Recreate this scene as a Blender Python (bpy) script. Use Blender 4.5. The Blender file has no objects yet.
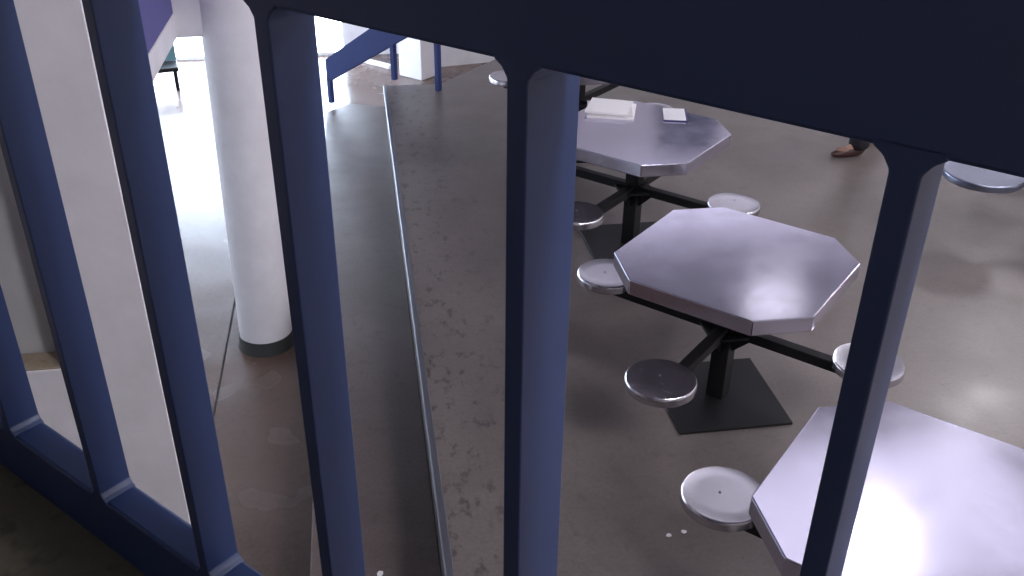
import bpy, bmesh, math, random
from mathutils import Vector, Matrix
random.seed(4)
PI = math.pi
SC = bpy.context.scene
COL = SC.collection

# ------------------------------------------------------------------ helpers
def obj(name, bm, mat, parent=None, smooth=False, loc=None, rot=None):
    bmesh.ops.recalc_face_normals(bm, faces=bm.faces[:])
    me = bpy.data.meshes.new(name)
    bm.to_mesh(me); bm.free()
    if smooth:
        for p in me.polygons: p.use_smooth = True
        try: me.set_sharp_from_angle(angle=math.radians(38))
        except Exception: pass
    o = bpy.data.objects.new(name, me)
    if mat: me.materials.append(mat)
    COL.objects.link(o)
    if parent: o.parent = parent
    if loc: o.location = loc
    if rot: o.rotation_euler = rot
    return o

def tag(o, label, cat, group=None):
    o['label'] = label; o['category'] = cat
    if group: o['group'] = group
    return o

def thing(name, label, cat, loc=(0, 0, 0), rotz=0, group=None):
    o = bpy.data.objects.new(name, None)
    o.empty_display_size = .1
    COL.objects.link(o)
    o.location = loc; o.rotation_euler = (0, 0, rotz)
    return tag(o, label, cat, group)

def struct(name, bm, mat, smooth=False):
    o = obj(name, bm, mat, smooth=smooth); o['kind'] = 'structure'
    return o

def add_box(bm, x0, x1, y0, y1, z0, z1, bevel=0, M=None, seg=2):
    r = bmesh.ops.create_cube(bm, size=1)
    vs = r['verts']
    for v in vs:
        v.co = Vector(((x0 + x1) / 2 + v.co.x * (x1 - x0), (y0 + y1) / 2 + v.co.y * (y1 - y0), (z0 + z1) / 2 + v.co.z * (z1 - z0)))
    if bevel:
        es = {e for v in vs for e in v.link_edges}
        rr = bmesh.ops.bevel(bm, geom=list(es), offset=bevel, segments=seg, profile=.5, affect='EDGES')
        vs = list(set(vs) & set(bm.verts)) + rr['verts']
        vs = list({v for v in vs if v.is_valid})
    if M:
        for v in vs: v.co = M @ v.co
    return vs

def add_prism(bm, pts, off, bevel=0, seg=2):
    """closed polygon (3D points) pushed along the vector off"""
    off = Vector(off)
    a = [bm.verts.new(Vector(p)) for p in pts]
    b = [bm.verts.new(Vector(p) + off) for p in pts]
    n = len(a)
    fs = [bm.faces.new(a), bm.faces.new(b[::-1])]
    for i in range(n):
        fs.append(bm.faces.new((a[i], b[i], b[(i + 1) % n], a[(i + 1) % n])))
    bmesh.ops.recalc_face_normals(bm, faces=fs)
    if bevel:
        es = {e for f in fs for e in f.edges}
        bmesh.ops.bevel(bm, geom=list(es), offset=bevel, segments=seg, profile=.5, affect='EDGES')

def add_lathe(bm, prof, n=40, c=(0, 0)):
    rings = []
    for r, z in prof:
        if r < 1e-6: rings.append([bm.verts.new((c[0], c[1], z))])
        else: rings.append([bm.verts.new((c[0] + r * math.cos(2 * PI * i / n), c[1] + r * math.sin(2 * PI * i / n), z)) for i in range(n)])
    for p, q in zip(rings, rings[1:]):
        for i in range(n):
            j = (i + 1) % n
            if len(p) == 1 and len(q) == 1: continue
            if len(p) == 1: bm.faces.new((p[0], q[i], q[j]))
            elif len(q) == 1: bm.faces.new((p[i], p[j], q[0]))
            else: bm.faces.new((p[i], p[j], q[j], q[i]))

def box(*a, bevel=0):
    bm = bmesh.new(); add_box(bm, *a, bevel=bevel); return bm

# ------------------------------------------------------------------ materials
def mat(name, col, rough=.6, metal=0, spec=.5):
    m = bpy.data.materials.new(name); m.use_nodes = True
    b = m.node_tree.nodes['Principled BSDF']
    b.inputs['Base Color'].default_value = (*col, 1)
    b.inputs['Roughness'].default_value = rough
    b.inputs['Metallic'].default_value = metal
    b.inputs['Specular IOR Level'].default_value = spec
    return m

def nodes(m): return m.node_tree.nodes, m.node_tree.links, m.node_tree.nodes['Principled BSDF']

def noise(m, scale, detail=4, rough=.55, dist=0, stretch=None):
    N, L, b = nodes(m)
    tc = N.new('ShaderNodeTexCoord'); mp = N.new('ShaderNodeMapping')
    if stretch: mp.inputs['Scale'].default_value = stretch
    n = N.new('ShaderNodeTexNoise')
    n.inputs['Scale'].default_value = scale; n.inputs['Detail'].default_value = detail
    n.inputs['Roughness'].default_value = rough; n.inputs['Distortion'].default_value = dist
    L.new(tc.outputs['Object'], mp.inputs['Vector']); L.new(mp.outputs['Vector'], n.inputs['Vector'])
    return n.outputs['Fac']

def ramp(m, fac, stops):
    N, L, b = nodes(m)
    r = N.new('ShaderNodeValToRGB')
    while len(r.color_ramp.elements) < len(stops): r.color_ramp.elements.new(.5)
    for e, (p, c) in zip(r.color_ramp.elements, stops):
        e.position = p; e.color = (*c, 1) if len(c) == 3 else c
    L.new(fac, r.inputs['Fac'])
    return r.outputs['Color']

def mixc(m, fac, a, b_, mode='MIX'):
    N, L, b = nodes(m)
    x = N.new('ShaderNodeMix'); x.data_type = 'RGBA'; x.blend_type = mode
    if isinstance(fac, float): x.inputs[0].default_value = fac
    else: L.new(fac, x.inputs[0])
    for s, v in ((6, a), (7, b_)):
        if isinstance(v, tuple): x.inputs[s].default_value = (*v, 1)
        else: L.new(v, x.inputs[s])
    return x.outputs[2]

def bump(m, fac, strength, dist=.01):
    N, L, b = nodes(m)
    u = N.new('ShaderNodeBump'); u.inputs['Strength'].default_value = strength; u.inputs['Distance'].default_value = dist
    L.new(fac, u.inputs['Height']); L.new(u.outputs['Normal'], b.inputs['Normal'])

G = lambda v: (v, v, v)
def concrete(name, base, rough, dirt=.16, band=None):
    m = mat(name, base, rough)
    N, L, b = nodes(m)
    big = ramp(m, noise(m, 1.3, 5, .6, .6), [(.30, tuple(c * .80 for c in base)), (.68, tuple(c * 1.12 for c in base))])
    spots = ramp(m, noise(m, 16, 4, .5), [(.56, G(1.)), (.74, G(1 - dirt))])
    fine = ramp(m, noise(m, 60, 4, .6), [(.3, G(.86)), (.7, G(1.08))])
    c = mixc(m, 1., big, spots, 'MULTIPLY'); c = mixc(m, 1., c, fine, 'MULTIPLY')
    if band:                                   # scuffed dark speckles along the walked edge
        tc = N.new('ShaderNodeTexCoord'); sx = N.new('ShaderNodeSeparateXYZ'); L.new(tc.outputs['Object'], sx.inputs[0])
        mr = N.new('ShaderNodeMapRange'); mr.interpolation_type = 'SMOOTHSTEP'
        mr.inputs['From Min'].default_value = band[0]; mr.inputs['From Max'].default_value = band[1]; mr.inputs['To Min'].default_value = 1; mr.inputs['To Max'].default_value = 0
        L.new(sx.outputs['X'], mr.inputs['Value'])
        sp_ = ramp(m, noise(m, 15, 6, .65, 0, (1, .6, 1)), [(.545, G(1.)), (.64, G(.42))])
        c = mixc(m, mr.outputs['Result'], c, mixc(m, 1., c, sp_, 'MULTIPLY'))
    L.new(c, b.inputs['Base Color'])
    rr = ramp(m, noise(m, 2.6, 2, .5), [(.3, G(max(.05, rough - .08))), (.7, G(rough + .05))])
    L.new(rr, b.inputs['Roughness'])
    bump(m, noise(m, 14, 5, .6), .05, .01)
    return m

def paint(name, col, rough, wear=.0):
    m = mat(name, col, rough)
    N, L, b = nodes(m)
    v = ramp(m, noise(m, 5, 5, .6), [(.3, tuple(c * .93 for c in col)), (.7, tuple(min(1, c * 1.05) for c in col))])
    L.new(v, b.inputs['Base Color'])
    bump(m, noise(m, 90, 3, .5), .06, .002)
    return m

def steel(name, col, rough):
    m = mat(name, col, rough, 1)
    N, L, b = nodes(m)
    br = noise(m, 7, 5, .6, .3)
    rr = ramp(m, br, [(.3, G(rough - .03)), (.7, G(rough + .04))])
    L.new(rr, b.inputs['Roughness'])
    smear = ramp(m, noise(m, 4, 6, .65, .8), [(.3, tuple(c * .95 for c in col)), (.65, col)])
    L.new(smear, b.inputs['Base Color'])
    scr = ramp(m, noise(m, 9, 3, .6, .2, (30, 1.2, 1)), [(.60, G(0)), (.72, G(.05))])      # faint brushed scratches
    add = N.new('ShaderNodeMath'); add.operation = 'ADD'
    L.new(rr, add.inputs[0]); L.new(scr, add.inputs[1]); L.new(add.outputs[0], b.inputs['Roughness'])
    return m

def emit(name, col, s):
    m = mat(name, (.8, .8, .8), .5)
    b = m.node_tree.nodes['Principled BSDF']
    b.inputs['Emission Color'].default_value = (*col, 1); b.inputs['Emission Strength'].default_value = s
    return m

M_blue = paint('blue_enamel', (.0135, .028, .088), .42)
M_white = paint('white_wall_paint', (.80, .78, .82), .6)
M_panel = paint('pale_blue_enamel', (.125, .122, .32), .7)
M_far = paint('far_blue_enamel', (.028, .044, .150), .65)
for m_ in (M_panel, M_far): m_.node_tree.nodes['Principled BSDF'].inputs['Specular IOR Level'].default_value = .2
M_grey = paint('grey_wall_paint', (.55, .55, .56), .7)
M_dim = paint('dull_wall_paint', (.30, .29, .30), .8)
M_ceil = paint('ceiling_paint', (.42, .42, .45), .8)
M_floor = concrete('sealed_concrete', (.146, .124, .117), .36, .16, (.25, .95))
M_step = concrete('worn_step_concrete', (.130, .099, .095), .42)
M_low = concrete('glossy_lower_concrete', (.125, .083, .068), .25)
for m_, v_ in ((M_low, .42), (M_step, .25)): m_.node_tree.nodes['Principled BSDF'].inputs['Specular IOR Level'].default_value = v_
M_land = concrete('landing_concrete', (.10, .09, .065), .8, .6)
M_dust = concrete('dusty_ledge', (.33, .27, .20), .9, .5)
M_steel = steel('brushed_steel', (.63, .605, .73), .15)
M_seat = steel('seat_steel', (.60, .58, .63), .22)
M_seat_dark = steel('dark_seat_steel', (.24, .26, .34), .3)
M_nose = steel('nosing_steel', (.24, .24, .27), .38)
M_black = mat('black_enamel', (.009, .009, .011), .48, 0, .25)
M_joint = mat('joint_filler', (.05, .048, .05), 1, 0, 0)
M_cove = mat('grey_cove_rubber', (.04, .045, .045), .6)
M_paper = mat('paper', (.86, .84, .86), .7)
M_news = mat('newsprint', (.62, .60, .60), .8)
M_ink = mat('dark_print', (.05, .05, .06), .7)
M_cover = mat('blue_card', (.03, .03, .16), .5)

# ------------------------------------------------------------------ frame of the building: X across, Y along the steps, Z up
EYE = Vector((0, 0, 2.7214))
ZM, ZL = -.40, -.81                       # middle step and lower floor
NV = Vector((.7182, .6958, 0)); TV = Vector((-.6958, .7182, 0))     # out of / along the guard railing
KD = .60                                  # distance of its front face
LAND = 1.41

# ------------------------------------------------------------------ room shell
main = [(.192, -2.2), (9.5, -2.2), (9.5, 12.4), (4.0, 12.4), (.70, 8.53), (.192, 8.53)]
bm = bmesh.new(); add_prism(bm, [(x, y, -1.0) for x, y in main], (0, 0, 1.0)); struct('floor', bm, M_floor)
bm = bmesh.new(); add_prism(bm, [(x, y, -1.0) for x, y in [(-.37, -2.2), (.192, -2.2), (.192, 9.13), (-.14, 9.27), (-.37, 9.05)]], (0, 0, 1.0 + ZM), bevel=.006); struct('floor_step', bm, M_step)
struct('floor_lower', box(-4.6, 9.6, -3, 12.6, ZL - .25, ZL), M_low)
# steel nosing on the edge of the upper floor
bm = bmesh.new(); add_box(bm, .181, .213, -2.2, 8.535, -.004, .006, bevel=.003); add_box(bm, .178, .1925, -2.2, 8.535, -.06, .002, bevel=.003)
struct('trim_1', bm, M_nose)
# floor joint on the lower floor beneath the balcony edge
struct('trim_2', box(-1.029, -1.017, -2.2, 12, ZL - .004, ZL + .0012), M_joint)
CZ = 5.2
struct('wall_far', box(-.18, 9.6, 12.4, 12.6, -1.0, CZ), M_white)
bm = bmesh.new(); add_box(bm, -4.6, -.18, 12.4, 12.6, 1.25, CZ); struct('wall_far_upper', bm, M_white)
struct('wall_left', box(-4.8, -4.6, -3.2, 12.6, -1.0, CZ), M_white)
struct('wall_right', box(9.5, 9.7, -3.2, 12.6, -1.0, CZ), M_white)
struct('wall_back', box(-4.8, 9.7, -3.4, -3.2, -1.0, CZ), M_dim)
struct('ceiling', box(-4.8, 9.7, -3.4, 12.6, CZ, CZ + .15), M_ceil)

# glazed front, far left of the lower floor
w = obj('window_1', box(-4.6, -.18, 12.47, 12.49, ZL, 1.25), emit('bright_daylight_glass', (.68, .82, 1.0), 14)); w['kind'] = 'structure'
fr = bmesh.new()
for x in (-4.58, -3.55, -2.52, -1.49, -.20): add_box(fr, x - .02, x + .02, 12.42, 12.49, ZL, 1.25, bevel=.004)
for z in (ZL + .02, .32, 1.23): add_box(fr, -4.6, -.18, 12.42, 12.49, z - .02, z + .02, bevel=.004)
f = obj('window_frame', fr, mat('white_window_frame', (.75, .77, .78), .5)); f.parent = w; f['kind'] = 'structure'

w = obj('side_glow_panel', box(-4.595, -4.58, 6.2, 12.2, ZL + .1, 1.2), emit('added_side_glow', (.80, .90, 1.0), 3.5)); w['kind'] = 'structure'  # unseen glowing pane added to light the far pier and column
fr = bmesh.new()
for k in range(6): add_box(fr, -4.6, -4.55, 6.2 + k * 1.2 - .03, 6.2 + k * 1.2 + .03, ZL + .1, 1.2, bevel=.004)
for z in (ZL + .1, 1.2): add_box(fr, -4.6, -4.55, 6.17, 12.23, z - .03, z + .03, bevel=.004)
f = obj('window_frame', fr, bpy.data.materials['white_window_frame']); f.parent = w; f['kind'] = 'structure'

# white pier set at forty five degrees beyond the steps, with its neighbour wall and kerb
R45 = Matrix.Rotation(PI / 4, 4, 'Z')
bm = bmesh.new(); add_box(bm, 0, .34, 0, .36, ZL, CZ, bevel=.01, M=Matrix.Translation((.70, 11.21, 0)) @ R45); struct('pillar_far', bm, M_white)
bm = bmesh.new(); add_prism(bm, [(.98, 11.75, ZL), (3.9, 12.35, ZL), (1.0, 12.38, ZL)], (0, 0, 3.0)); struct('wall_far_return', bm, M_white)
bm = bmesh.new(); add_box(bm, -.23, .23, -.03, .03, ZL, ZL + .05, bevel=.006, M=Matrix.Translation((.19, 11.91, 0)) @ Matrix.Rotation(-PI / 4, 4, 'Z')); struct('trim_3', bm, M_white)

# balcony on the left: slab, edge panel, cross beam and round column
struct('balcony_slab', box(-4.6, -1.0, 3.44, 12.4, 1.28, 1.41, bevel=.006), M_white)
bm = bmesh.new(); add_box(bm, -1.03, -1.004, 3.44, 12.3, 1.41, 2.02, bevel=.006)
add_box(bm, -1.05, -.99, 3.44, 12.3, 2.02, 2.10, bevel=.01)
struct('balcony_panel', bm, M_panel)
struct('beam', box(-1.6, -.72, 5.53, 5.73, 1.275, 1.80, bevel=.012), M_white)
CX, CY, CR = -.757, 5.615, .172
bm = bmesh.new(); add_lathe(bm, [(CR, 0), (CR, CZ - ZL)], 64); o = struct('column', bm, M_white, True); o.location = (CX, CY, ZL); o.rotation_euler = (0, .022, 0)
bm = bmesh.new(); add_lathe(bm, [(CR + .003, ZL + .095), (CR + .007, ZL + .093), (CR + .008, ZL + .03), (CR + .016, ZL + .004), (CR + .016, ZL)], 64)
o = struct('baseboard_column', bm, M_cove, True); o.location = (CX, CY, 0)

# white pier by the landing, grey wall behind a low dusty ledge
struct('pillar_near', box(-1.22, -.877, 3.30, 3.345, ZL, CZ, bevel=.004), M_white)
struct('pillar_base', box(-1.22, -.880, 3.346, 3.435, ZL, 1.30, bevel=.006), M_white)
struct('pier_shade_strip', box(-.8795, -.8755, 3.306, 3.438, ZL, 1.296, bevel=.001), mat('pier_side_shade', (.15, .145, .13), .7))  # dark strip stands in for shade on the pier's side face
struct('wall_near_left', box(-4.6, -1.0, 3.436, 3.52, ZL, CZ), M_grey)
struct('wall_ledge', box(-4.6, -1.222, 3.30, 3.42, ZL, .592, bevel=.006), M_white)
struct('ledge_top', box(-4.6, -1.223, 3.302, 3.42, .592, .60, bevel=.002), M_dust)

# landing the camera stands on, carried by a pier wall at the back
def rail_pt(n, t, z): return NV * n + TV * t + Vector((0, 0, z))
bm = bmesh.new(); add_prism(bm, [rail_pt(KD + .061, 2.12, LAND - .16), rail_pt(KD + .061, -1.05, LAND - .16), rail_pt(-2.0, -1.05, LAND - .16), rail_pt(-2.0, 2.12, LAND - .16)], (0, 0, .16), bevel=.006)
struct('landing', bm, M_land)
bm = bmesh.new(); add_prism(bm, [rail_pt(-1.7, 2.0, ZL), rail_pt(-1.7, -1.0, ZL), rail_pt(-2.0, -1.0, ZL), rail_pt(-2.0, 2.0, ZL)], (0, 0, CZ - ZL))
struct('wall_landing', bm, M_dim)

# ------------------------------------------------------------------ blue guard railing in front of the camera
D = .0612; PW = .0208; S0 = .4448; PITCH = .3069; ZB = 1.540; ZT = 2.500; CH = .0135
gr = thing('guard_railing', 'large blue steel guard railing with flat upright bars at the edge of the landing', 'railing', rail_pt(KD, S0, LAND))
inv = Matrix.Translation(gr.location).inverted()
def rail_part(name, outline, bevel=.004, depth=D):
    bm = bmesh.new()
    add_prism(bm, [inv @ rail_pt(KD, t, z) for t, z in outline], NV * depth, bevel=bevel)
    return obj(name, bm, M_blue, gr)
T0, T1 = S0 - 4.5 * PITCH, S0 + 5.45 * PITCH
rail_part('top_rail', [(T0, ZT), (T1, ZT), (T1, ZT + .20), (T0, ZT + .20)])
rail_part('bottom_rail', [(T0, LAND), (T1, LAND), (T1, ZB), (T0, ZB)], .006)
def arc(t, z, st, sz):
    """weld fillet between an upright at t and a rail at z"""
    return [(t + st * CH, z - sz * .007), (t + st * CH, z), (t + st * CH * .42, z + sz * CH * .40), (t, z + sz * CH * 1.05)]
SHIFT = {1: .003, 2: .004}; DEPTH = {0: .079}
for i in range(-4, 6):
    c = S0 + i * PITCH + SHIFT.get(i, 0); l, r = c - PW / 2, c + PW / 2
    e = .0005
    out = arc(l, ZB - e, -1, 1) + list(reversed(arc(l, ZT + e, -1, -1))) + arc(r, ZT + e, 1, -1) + list(reversed(arc(r, ZB - e, 1, 1)))
    rail_part('post', out, .002, DEPTH.get(i, D))

# ------------------------------------------------------------------ stair railing in the distance
sr = thing('stair_railing', 'distant blue sloping stair railing on three thin posts behind the steps', 'railing', (.276, 8.70, 0))
sd = Vector((.7071, -.7071, 0)); sn = Vector((.7071, .7071, 0))
def sp(u, z): return sd * u + Vector((0, 0, z))
# u measured from the middle post; slope measured from the photograph
lo = lambda u: .315 + (u) * .58
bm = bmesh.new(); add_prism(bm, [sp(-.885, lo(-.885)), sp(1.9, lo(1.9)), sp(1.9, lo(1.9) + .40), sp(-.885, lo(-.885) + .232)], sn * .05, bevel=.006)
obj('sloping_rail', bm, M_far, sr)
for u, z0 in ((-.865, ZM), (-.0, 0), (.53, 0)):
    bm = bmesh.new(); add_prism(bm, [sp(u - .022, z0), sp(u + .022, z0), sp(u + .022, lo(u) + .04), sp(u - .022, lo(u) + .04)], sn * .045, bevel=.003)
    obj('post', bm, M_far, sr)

# ------------------------------------------------------------------ steel tables with fixed stools
H2, CC, TH = .9227 / 2, .1823, .0716
def make_table(name, label, seat_r=.148, arm_len=.6444, m_seat=None):
    t = thing(name, label, 'table', group='steel tables with fixed stools')
    k = H2 - CC
    oc = [(-k, -H2), (k, -H2), (H2, -k), (H2, k), (k, H2), (-k, H2), (-H2, k), (-H2, -k)]
    bm = bmesh.new(); add_prism(bm, [(x, y, .75 - TH) for x, y in oc], (0, 0, TH), bevel=.005, seg=3)
    top = obj('tabletop', bm, M_steel, t)
    bm = bmesh.new(); add_box(bm, -.27, .27, -.03, .03, .65, .6785, bevel=.004); add_box(bm, -.03, .03, -.27, -.031, .65, .6785, bevel=.004); add_box(bm, -.03, .03, .031, .27, .65, .6785, bevel=.004)
    obj('underframe', bm, M_black, t)
    bm = bmesh.new(); add_box(bm, -.042, .042, -.042, .042, .012, .652, bevel=.005)
    obj('pedestal', bm, M_black, t)
    bm = bmesh.new(); add_box(bm, -.27, .27, -.27, .27, 0, .014, bevel=.003, M=Matrix.Rotation(PI / 4, 4, 'Z'))
    bp = obj('base_plate', bm, M_black, t)
    bm = bmesh.new(); add_box(bm, -.105, .105, -.105, .105, .372, .388, bevel=.003, M=Matrix.Rotation(PI / 4, 4, 'Z')); obj('hub_plate', bm, M_black, t)
    for q in range(4):
        R = Matrix.Rotation(q * PI / 2, 4, 'Z')
        bm = bmesh.new(); add_box(bm, .038, arm_len + .03, -.026, .026, .362, .412, bevel=.004, M=R); obj('arm', bm, M_black, t)
        bm = bmesh.new(); add_prism(bm, [R @ Vector(p) for p in ((.04, -.006, .36), (.04, -.006, .27), (.13, -.006, .36))], R @ Vector((0, .012, 0)), bevel=.002); obj('brace', bm, M_black, t)
        c = R @ Vector((arm_len, 0, 0))
        bm = bmesh.new(); add_lathe(bm, [(0, .459), (seat_r * .6, .4595), (seat_r - .012, .4605), (seat_r - .005, .462), (seat_r, .457), (seat_r + .001, .45), (seat_r + .001, .424), (seat_r - .004, .418), (seat_r - .012, .418), (seat_r - .016, .430), (0, .430)], 56)
        s = obj('seat', bm, m_seat or M_seat, t, True, (c.x, c.y, 0))
        bm = bmesh.new(); add_lathe(bm, [(0, .431), (.07, .431), (.07, .411), (0, .411)], 24); obj('seat_bracket', bm, M_black, s, True)
        bm = bmesh.new(); add_lathe(bm, [(0, .4625), (.004, .462), (.005, .4588), (0, .4585)], 10, (.02 * (q - 1), .015)); obj('screw', bm, M_nose, s, True)
    return t

def kids(o): return [c for c in bpy.data.objects if c.parent == o]
def copy_tree(o, parent=None):
    c = o.copy(); COL.objects.link(c)
    if parent: c.parent = parent
    for ch in kids(o): copy_tree(ch, c)
    return c
proto = make_table('dining_table', 'octagonal steel table nearest the railing at lower right, with a bright glare on its top')
proto.location = (1.598, 1.931, 0); proto.rotation_euler.z = PI / 4
for (x, y), lab in zip([(1.581, 3.544), (1.581, 5.158), (1.581, 6.771)],
        ['octagonal steel table in the middle with all four stools free and nothing on top',
         'octagonal steel table with newspapers and a writing pad lying on it',
         'farthest steel table behind the one with newspapers, mostly hidden by the railing']):
    c = copy_tree(proto); c.location = (x, y, 0); c['label'] = lab
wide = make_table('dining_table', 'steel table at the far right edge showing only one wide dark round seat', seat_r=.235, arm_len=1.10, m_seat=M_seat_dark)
wide.location = (4.831, 4.938, 0); wide.rotation_euler.z = 0

# ------------------------------------------------------------------ papers on the third table
def sheet(name, c, ang, lx, ly, z, th, m, label, cat, group=None, fold=True):
    t = thing(name, label, cat, (c[0], c[1], z), ang, group)
    bm = bmesh.new()
    nx, ny = 8, 6
    def P(i, j, zz):
        x = (i / nx - .5) * lx; y = (j / ny - .5) * ly
        w = .0015 * math.sin(i * .9 + c[0] * 40) * (j / ny)
        return (x, y, zz + max(w, 0))
    top = [[bm.verts.new(P(i, j, th)) for j in range(ny + 1)] for i in range(nx + 1)]
    bot = [[bm.verts.new(P(i, j, 0) if 0 else ((i / nx - .5) * lx, (j / ny - .5) * ly, 0)) for j in range(ny + 1)] for i in range(nx + 1)]
    for i in range(nx):
        for j in range(ny):
            bm.faces.new((top[i][j], top[i + 1][j], top[i + 1][j + 1], top[i][j + 1]))
            bm.faces.new((bot[i][j], bot[i][j + 1], bot[i + 1][j + 1], bot[i + 1][j]))
    for i in range(nx):
        bm.faces.new((top[i][0], bot[i][0], bot[i + 1][0], top[i + 1][0])); bm.faces.new((top[i][ny], top[i + 1][ny], bot[i + 1][ny], bot[i][ny]))
    for j in range(ny):
        bm.faces.new((top[0][j], top[0][j + 1], bot[0][j + 1], bot[0][j])); bm.faces.new((top[nx][j], bot[nx][j], bot[nx][j + 1], top[nx][j + 1]))
    obj('pages', bm, m, t, True)
    return t
PG = 'newspapers in the pile on the table'
pc = (1.505, 5.505)
a0 = math.atan2(-.088, .264)
def pile(name, dx, dy, da, z, th, m, lab, lx=.285, ly=.28):
    return sheet(name, (pc[0] + dx, pc[1] + dy), a0 + da, lx, ly, z, th, m, lab, 'newspaper', PG)
p1 = pile('newspaper', 0, -.005, 0, .7505, .012, M_paper, 'white newspaper at the bottom of the pile on the table')
p2 = pile('newspaper', -.012, .006, .10, .7640, .004, M_news, 'grey printed newspaper in the middle of the pile on the table', .274, .262)
p3 = pile('newspaper', -.014, .010, -.09, .7700, .012, M_paper, 'pale folded newspaper on top of the pile', .26, .26)
# writing pad with a blue backing
pd = thing('writing_pad', 'white writing pad with blue backing lying right of the newspapers', 'pad', (1.873, 5.383, .7503), math.atan2(-.036, .138))
obj('backing', box(-.074, .072, -.109, .108, 0, .006, bevel=.0015), M_cover, pd)
obj('pages', box(-.073, .060, -.108, .095, .0062, .012, bevel=.001), M_paper, pd)
bm = bmesh.new()
for k in range(9): add_box(bm, -.060, .052, -.085 + k * .019, -.083 + k * .019, .0121, .0125)
obj('ruled_lines', bm, mat('faint_ruling', (.55, .57, .72), .8), pd)

# ------------------------------------------------------------------ litter on the floor
for (x, y, z, s, a), lab in zip([(1.075, 2.670, 0, .014, .3), (1.140, 2.681, 0, .012, 1.1), (-.072, 3.02, ZM, .018, .7)],
        ['tiny white paper scrap on the floor left of the front stool, left of two', 'tiny white paper scrap on the floor nearest the front stool, right of two', 'tiny white paper scrap on the step at the bottom edge of the view']):
    bm = bmesh.new(); pts = [(s * (.6 + .5 * random.random()) * math.cos(k * PI / 3), s * (.6 + .5 * random.random()) * math.sin(k * PI / 3), 0) for k in range(6)]
    add_prism(bm, pts, (0, 0, .004), bevel=.001)
    tag(obj('paper_scrap', bm, M_paper, None, False, (x, y, z + .0005), (0, 0, a)), lab, 'litter', 'paper scraps on the floor')

# ------------------------------------------------------------------ bench by the bright windows
be = thing('bench', 'small dark bench in front of the bright glass at the far left', 'bench', (-2.40, 11.3, ZL), .2)
obj('seat', box(-.30, .30, -.16, .16, .22, .27, bevel=.01), M_black, be)
for sx in (-1, 1):
    for sy in (-1, 1): obj('leg', box(sx * .26 - .02, sx * .26 + .02, sy * .12 - .02, sy * .12 + .02, 0, .22, bevel=.003), M_black, be)
obj('backrest', box(-.30, .30, .13, .16, .272, .46, bevel=.008), mat('teal_back', (.10, .20, .22), .5), be)

# ------------------------------------------------------------------ person standing beyond the tables (only a foot shows below the rail)
M_skin = mat('skin', (.50, .28, .20), .5)
M_trouser = mat('dark_trousers', (.012, .010, .016), .85)
M_shirt = mat('dark_shirt', (.03, .03, .05), .85)
M_shoe = mat('dark_red_shoe', (.05, .018, .016), .45)
M_sole = mat('pale_shoe_top', (.30, .17, .13), .6)
M_hair = mat('dark_hair', (.02, .014, .01), .7)
pr = thing('person', 'person standing beyond the tables in dark trousers and dark shoes, one foot visible', 'person', (3.66, 6.50, 0), math.radians(90 + 4))
# local frame: faces +Y, x to the right
def skin_obj(name, V, E, rad, m, parent, root=0, sub=2):
    me = bpy.data.meshes.new(name); me.from_pydata(V, E, []); me.update()
    o = bpy.data.objects.new(name, me); COL.objects.link(o); o.parent = parent
    me.materials.append(m)
    sm = o.modifiers.new('Skin', 'SKIN'); sm.use_smooth_shade = True; sm.branch_smoothing = .4
    ss = o.modifiers.new('Sub', 'SUBSURF'); ss.levels = sub; ss.render_levels = sub
    for i, r in enumerate(rad):
        d = me.skin_vertices[0].data[i]; d.radius = (r, r) if not isinstance(r, tuple) else r; d.use_root = (i == root)
    return o
V = []; E = []; Rr = []
def jv(p, r, par=None):
    V.append(p); Rr.append(r); i = len(V) - 1
    if par is not None: E.append((par, i))
    return i
hip = jv((0, 0, .93), (.14, .10)); wa = jv((0, 0, 1.08), (.125, .09), hip); ch = jv((0, 0, 1.27), (.145, .10), wa); sh_ = jv((0, -.01, 1.41), (.12, .085), ch)
nk = jv((0, .005, 1.48), .056, sh_); hd0 = jv((0, .025, 1.555), (.078, .098), nk); hd = jv((0, .02, 1.64), (.092, .115), hd0); ht = jv((0, .01, 1.72), (.078, .095), hd)
LEG = {-1: [(-.10, 0, .88), (-.11, .01, .50), (-.12, -.03, .10), (-.125, .07, .045), (-.13, .14, .035)], 1: [(.10, -.02, .88), (.11, -.16, .50), (.12, -.34, .12), (.125, -.25, .05), (.13, -.19, .04)]}
for s in (-1, 1):
    p = hip
    for q, r in zip(LEG[s], (.085, .055, .038, .024, .018)): p = jv(q, r, p)
    p = sh_
    for q, r in zip([(s * .18, -.01, 1.40), (s * .23, -.02, 1.12), (s * .24, .05, .88), (s * .24, .08, .80)], (.044, .042, .03, .034)): p = jv(q, r, p)
    palm = p
    for k, (dx, ln) in enumerate(((-.027, .085), (-.009, .098), (.009, .092), (.026, .07))):
        a_ = jv((s * .24, .085 + dx, .77), .009, palm); b_ = jv((s * .235, .095 + dx, .77 - ln * .5), .0085, a_); jv((s * .222, .10 + dx, .77 - ln), .0075, b_)
    a_ = jv((s * .22, .118, .80), .010, palm); jv((s * .212, .135, .76), .009, a_)
skin_obj('body', V, E, Rr, M_skin, pr)
def cloth(name, chain_sets, m, root=0):
    V, E, R = [], [], []
    def add(p, r, par=None):
        V.append(p); R.append(r)
        if par is not None: E.append((par, len(V) - 1))
        return len(V) - 1
    r0 = add(*chain_sets[0])
    for ch_ in chain_sets[1:]:
        p = r0
        for q, r in ch_: p = add(q, r, p)
    return skin_obj(name, V, E, R, m, pr)
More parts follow.
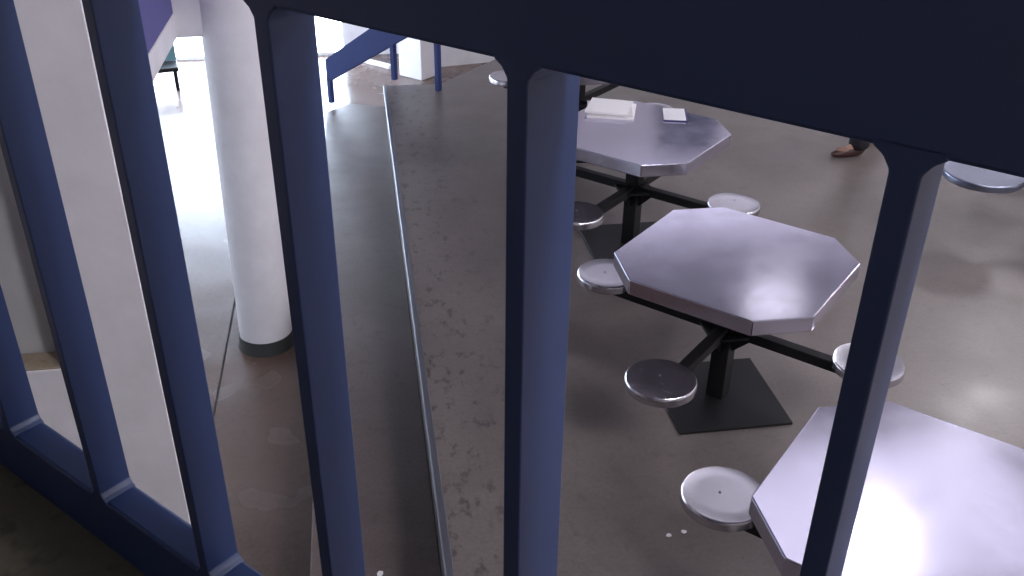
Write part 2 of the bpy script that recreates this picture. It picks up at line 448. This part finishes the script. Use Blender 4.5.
cloth('trousers', [((0, 0, .93), (.178, .142)), [((0, 0, 1.02), (.168, .135)), ((0, 0, 1.10), (.15, .12))]] + [[((s * .09, LEG[s][0][1], .78), .105), (LEG[s][1], .082), ((LEG[s][2][0], LEG[s][2][1], .22), .072), ((LEG[s][2][0], LEG[s][2][1] - .01, .035), .090)] for s in (-1, 1)], M_trouser)
cloth('shirt', [((0, -.005, 1.27), (.165, .12))] + [[((0, 0, 1.12), (.172, .135)), ((0, 0, 1.00), (.195, .158)), ((0, 0, .90), (.20, .165)), ((0, 0, .865), (.20, .165))], [((0, -.01, 1.40), (.185, .13)), ((0, -.005, 1.46), (.125, .10)), ((0, .0, 1.50), (.078, .078))], [((.165, -.012, 1.385), .092), ((.225, -.02, 1.2), .06)], [((-.165, -.012, 1.385), .092), ((-.225, -.02, 1.2), .06)]], M_shirt)
def hair_bm():
    bm = bmesh.new(); bmesh.ops.create_uvsphere(bm, u_segments=24, v_segments=14, radius=1)
    for v in bm.verts: v.co = Vector((v.co.x * .093, v.co.y * .116 + .005, v.co.z * .105 + 1.655))
    bmesh.ops.delete(bm, geom=[v for v in bm.verts if v.co.z < 1.58 or (v.co.y > .02 and v.co.z < 1.685)], context='VERTS')
    return bm
obj('hair', hair_bm(), M_hair, pr, True)
def blob(name, c, r, m):
    bm = bmesh.new(); bmesh.ops.create_uvsphere(bm, u_segments=16, v_segments=10, radius=1)
    for v in bm.verts: v.co = Vector((c[0] + v.co.x * r[0], c[1] + v.co.y * r[1], c[2] + v.co.z * r[2]))
    return obj(name, bm, m, pr, True)
blob('nose', (0, .122, 1.595), (.014, .020, .024), M_skin)
blob('mouth', (0, .112, 1.548), (.026, .010, .007), mat('lips', (.36, .14, .12), .5))
for s in (-1, 1):
    blob('ear', (s * .082, .01, 1.61), (.012, .022, .032), M_skin)
    blob('eye', (s * .034, .108, 1.625), (.013, .010, .007), mat('dark_eye', (.02, .015, .012), .3))
for s in (-1, 1):
    fx, fy, fz = LEG[s][2]
    bm = bmesh.new(); bmesh.ops.create_uvsphere(bm, u_segments=28, v_segments=16, radius=1)
    for v in bm.verts:
        k = (v.co.y + 1) / 2
        wv = .046 * (1 - .12 * (1 - k)); h = .085 * (1 - k) + .052 * k
        z = v.co.z * h * .62 + h * .45
        v.co = Vector((fx + v.co.x * wv, fy + .075 + v.co.y * .142, max(z, 0)))
    sh = obj('shoe', bm, M_shoe, pr, True)
    bm = bmesh.new(); bmesh.ops.create_uvsphere(bm, u_segments=20, v_segments=12, radius=1)
    for v in bm.verts: v.co = Vector((fx + v.co.x * .036, fy + .120 + v.co.y * .06, .056 + v.co.z * .019))
    obj('shoe_tongue', bm, M_sole, sh, True)

# ------------------------------------------------------------------ ceiling lights (above the frame), some fitted to highlights, most added as fill
M_lamp = emit('lamp_diffuser', (.97, .94, 1.0), 16.0); M_soft = emit('soft_diffuser', (.95, .93, 1.0), 3.2); M_mid = emit('bright_fill_diffuser', (.97, .94, 1.0), 33.0); M_strong = emit('strong_fill_diffuser', (.97, .94, 1.0), 62.0)
M_lframe = mat('lamp_frame', (.6, .6, .6), .5)
def lamp(x, y, lab, lx=.3, ly=.6, m=None):
    t = thing('ceiling_light', lab, 'light', (x, y, CZ), 0, 'ceiling lights')
    obj('housing', box(-lx - .04, lx + .04, -ly - .04, ly + .04, -.09, 0, bevel=.01), M_lframe, t)
    obj('diffuser', box(-lx, lx, -ly, ly, -.10, -.088, bevel=.003), m or M_lamp, t)
    return t
for x, y, lx, ly, m in [(4.32, 5.80, .15, .26, M_lamp), (5.08, 10.05, .32, .26, M_soft), (2.45, 2.9, .3, .6, M_lamp), (2.05, -.75, .3, .3, M_strong), (2.75, -1.45, .3, .3, M_strong), (3.6, -2.1, .3, .3, M_strong), (5.6, -1.0, .4, .6, M_mid), (6.6, 1.2, .4, .6, M_mid), (7.9, 9.2, .4, .6, M_mid), (8.2, 6.0, .4, .6, M_mid), (7.8, 3.0, .3, .6, M_lamp), (-.9, -2.0, .2, .5, M_soft)]:
    lamp(x, y, 'unseen ceiling light placed to light the room', lx, ly, m)
# unseen glowing panels added in ceiling and far wall for the tabletop reflections
M_ceil_glow = emit('added_ceiling_glow', (.87, .84, 1.0), .88); M_wall_glow = emit('added_wall_glow', (.84, .82, 1.0), 1.15)
w = obj('ceiling_glow_panel', box(2.9, 6.3, 5.2, 7.4, CZ - .012, CZ - .004), M_ceil_glow); w['kind'] = 'structure'
fr = bmesh.new()
for x in (2.9, 4.03, 5.17, 6.3): add_box(fr, x - .03, x + .03, 5.17, 7.43, CZ - .04, CZ, bevel=.004)
for y in (5.2, 7.4): add_box(fr, 2.87, 6.33, y - .03, y + .03, CZ - .04, CZ, bevel=.004)
f = obj('window_frame', fr, M_lframe); f.parent = w; f['kind'] = 'structure'
w = obj('wall_glow_panel', box(2.2, 8.4, 12.38, 12.395, 4.25, 5.1), M_wall_glow); w['kind'] = 'structure'
fr = bmesh.new()
for k in range(6): add_box(fr, 2.2 + k * 1.24 - .03, 2.2 + k * 1.24 + .03, 12.35, 12.4, 4.22, 5.13, bevel=.004)
for z in (4.25, 5.1): add_box(fr, 2.17, 8.43, 12.35, 12.4, z - .03, z + .03, bevel=.004)
f = obj('window_frame', fr, M_lframe); f.parent = w; f['kind'] = 'structure'
bm = bmesh.new(); add_box(bm, 4.1, 5.0, 12.33, 12.4, 2.2, 4.0, bevel=.01); struct('blue_reflection_panel', bm, M_blue)  # unseen blue panel added for a blue reflection on the newspaper table

# ------------------------------------------------------------------ world, camera, view
wd = bpy.data.worlds.new('world'); SC.world = wd; wd.use_nodes = True
wd.node_tree.nodes['Background'].inputs[0].default_value = (.5, .5, .55, 1); wd.node_tree.nodes['Background'].inputs[1].default_value = .05
cd = bpy.data.cameras.new('camera'); cam = bpy.data.objects.new('camera', cd); COL.objects.link(cam)
P_ = .5182; RO = .0115; YW = math.radians(9.2286)
f0 = Vector((0, math.cos(P_), -math.sin(P_))); r0 = Vector((1, 0, 0)); u0 = Vector((0, math.sin(P_), math.cos(P_)))
r1 = math.cos(RO) * r0 + math.sin(RO) * u0; u1 = -math.sin(RO) * r0 + math.cos(RO) * u0
Mc = Matrix((r1, u1, -f0)).transposed().to_4x4()
cam.matrix_world = Matrix.Translation(EYE) @ Matrix.Rotation(-YW, 4, 'Z') @ Mc
cd.sensor_width = 36; cd.lens = 36 * 956.4 / 1024; cd.clip_start = .02
SC.camera = cam
vs = SC.view_settings
SC.display_settings.display_device = 'sRGB'
vs.view_transform = 'Standard'; vs.look = 'None'; vs.gamma = 1; vs.use_curve_mapping = False
vs.exposure = 0.25
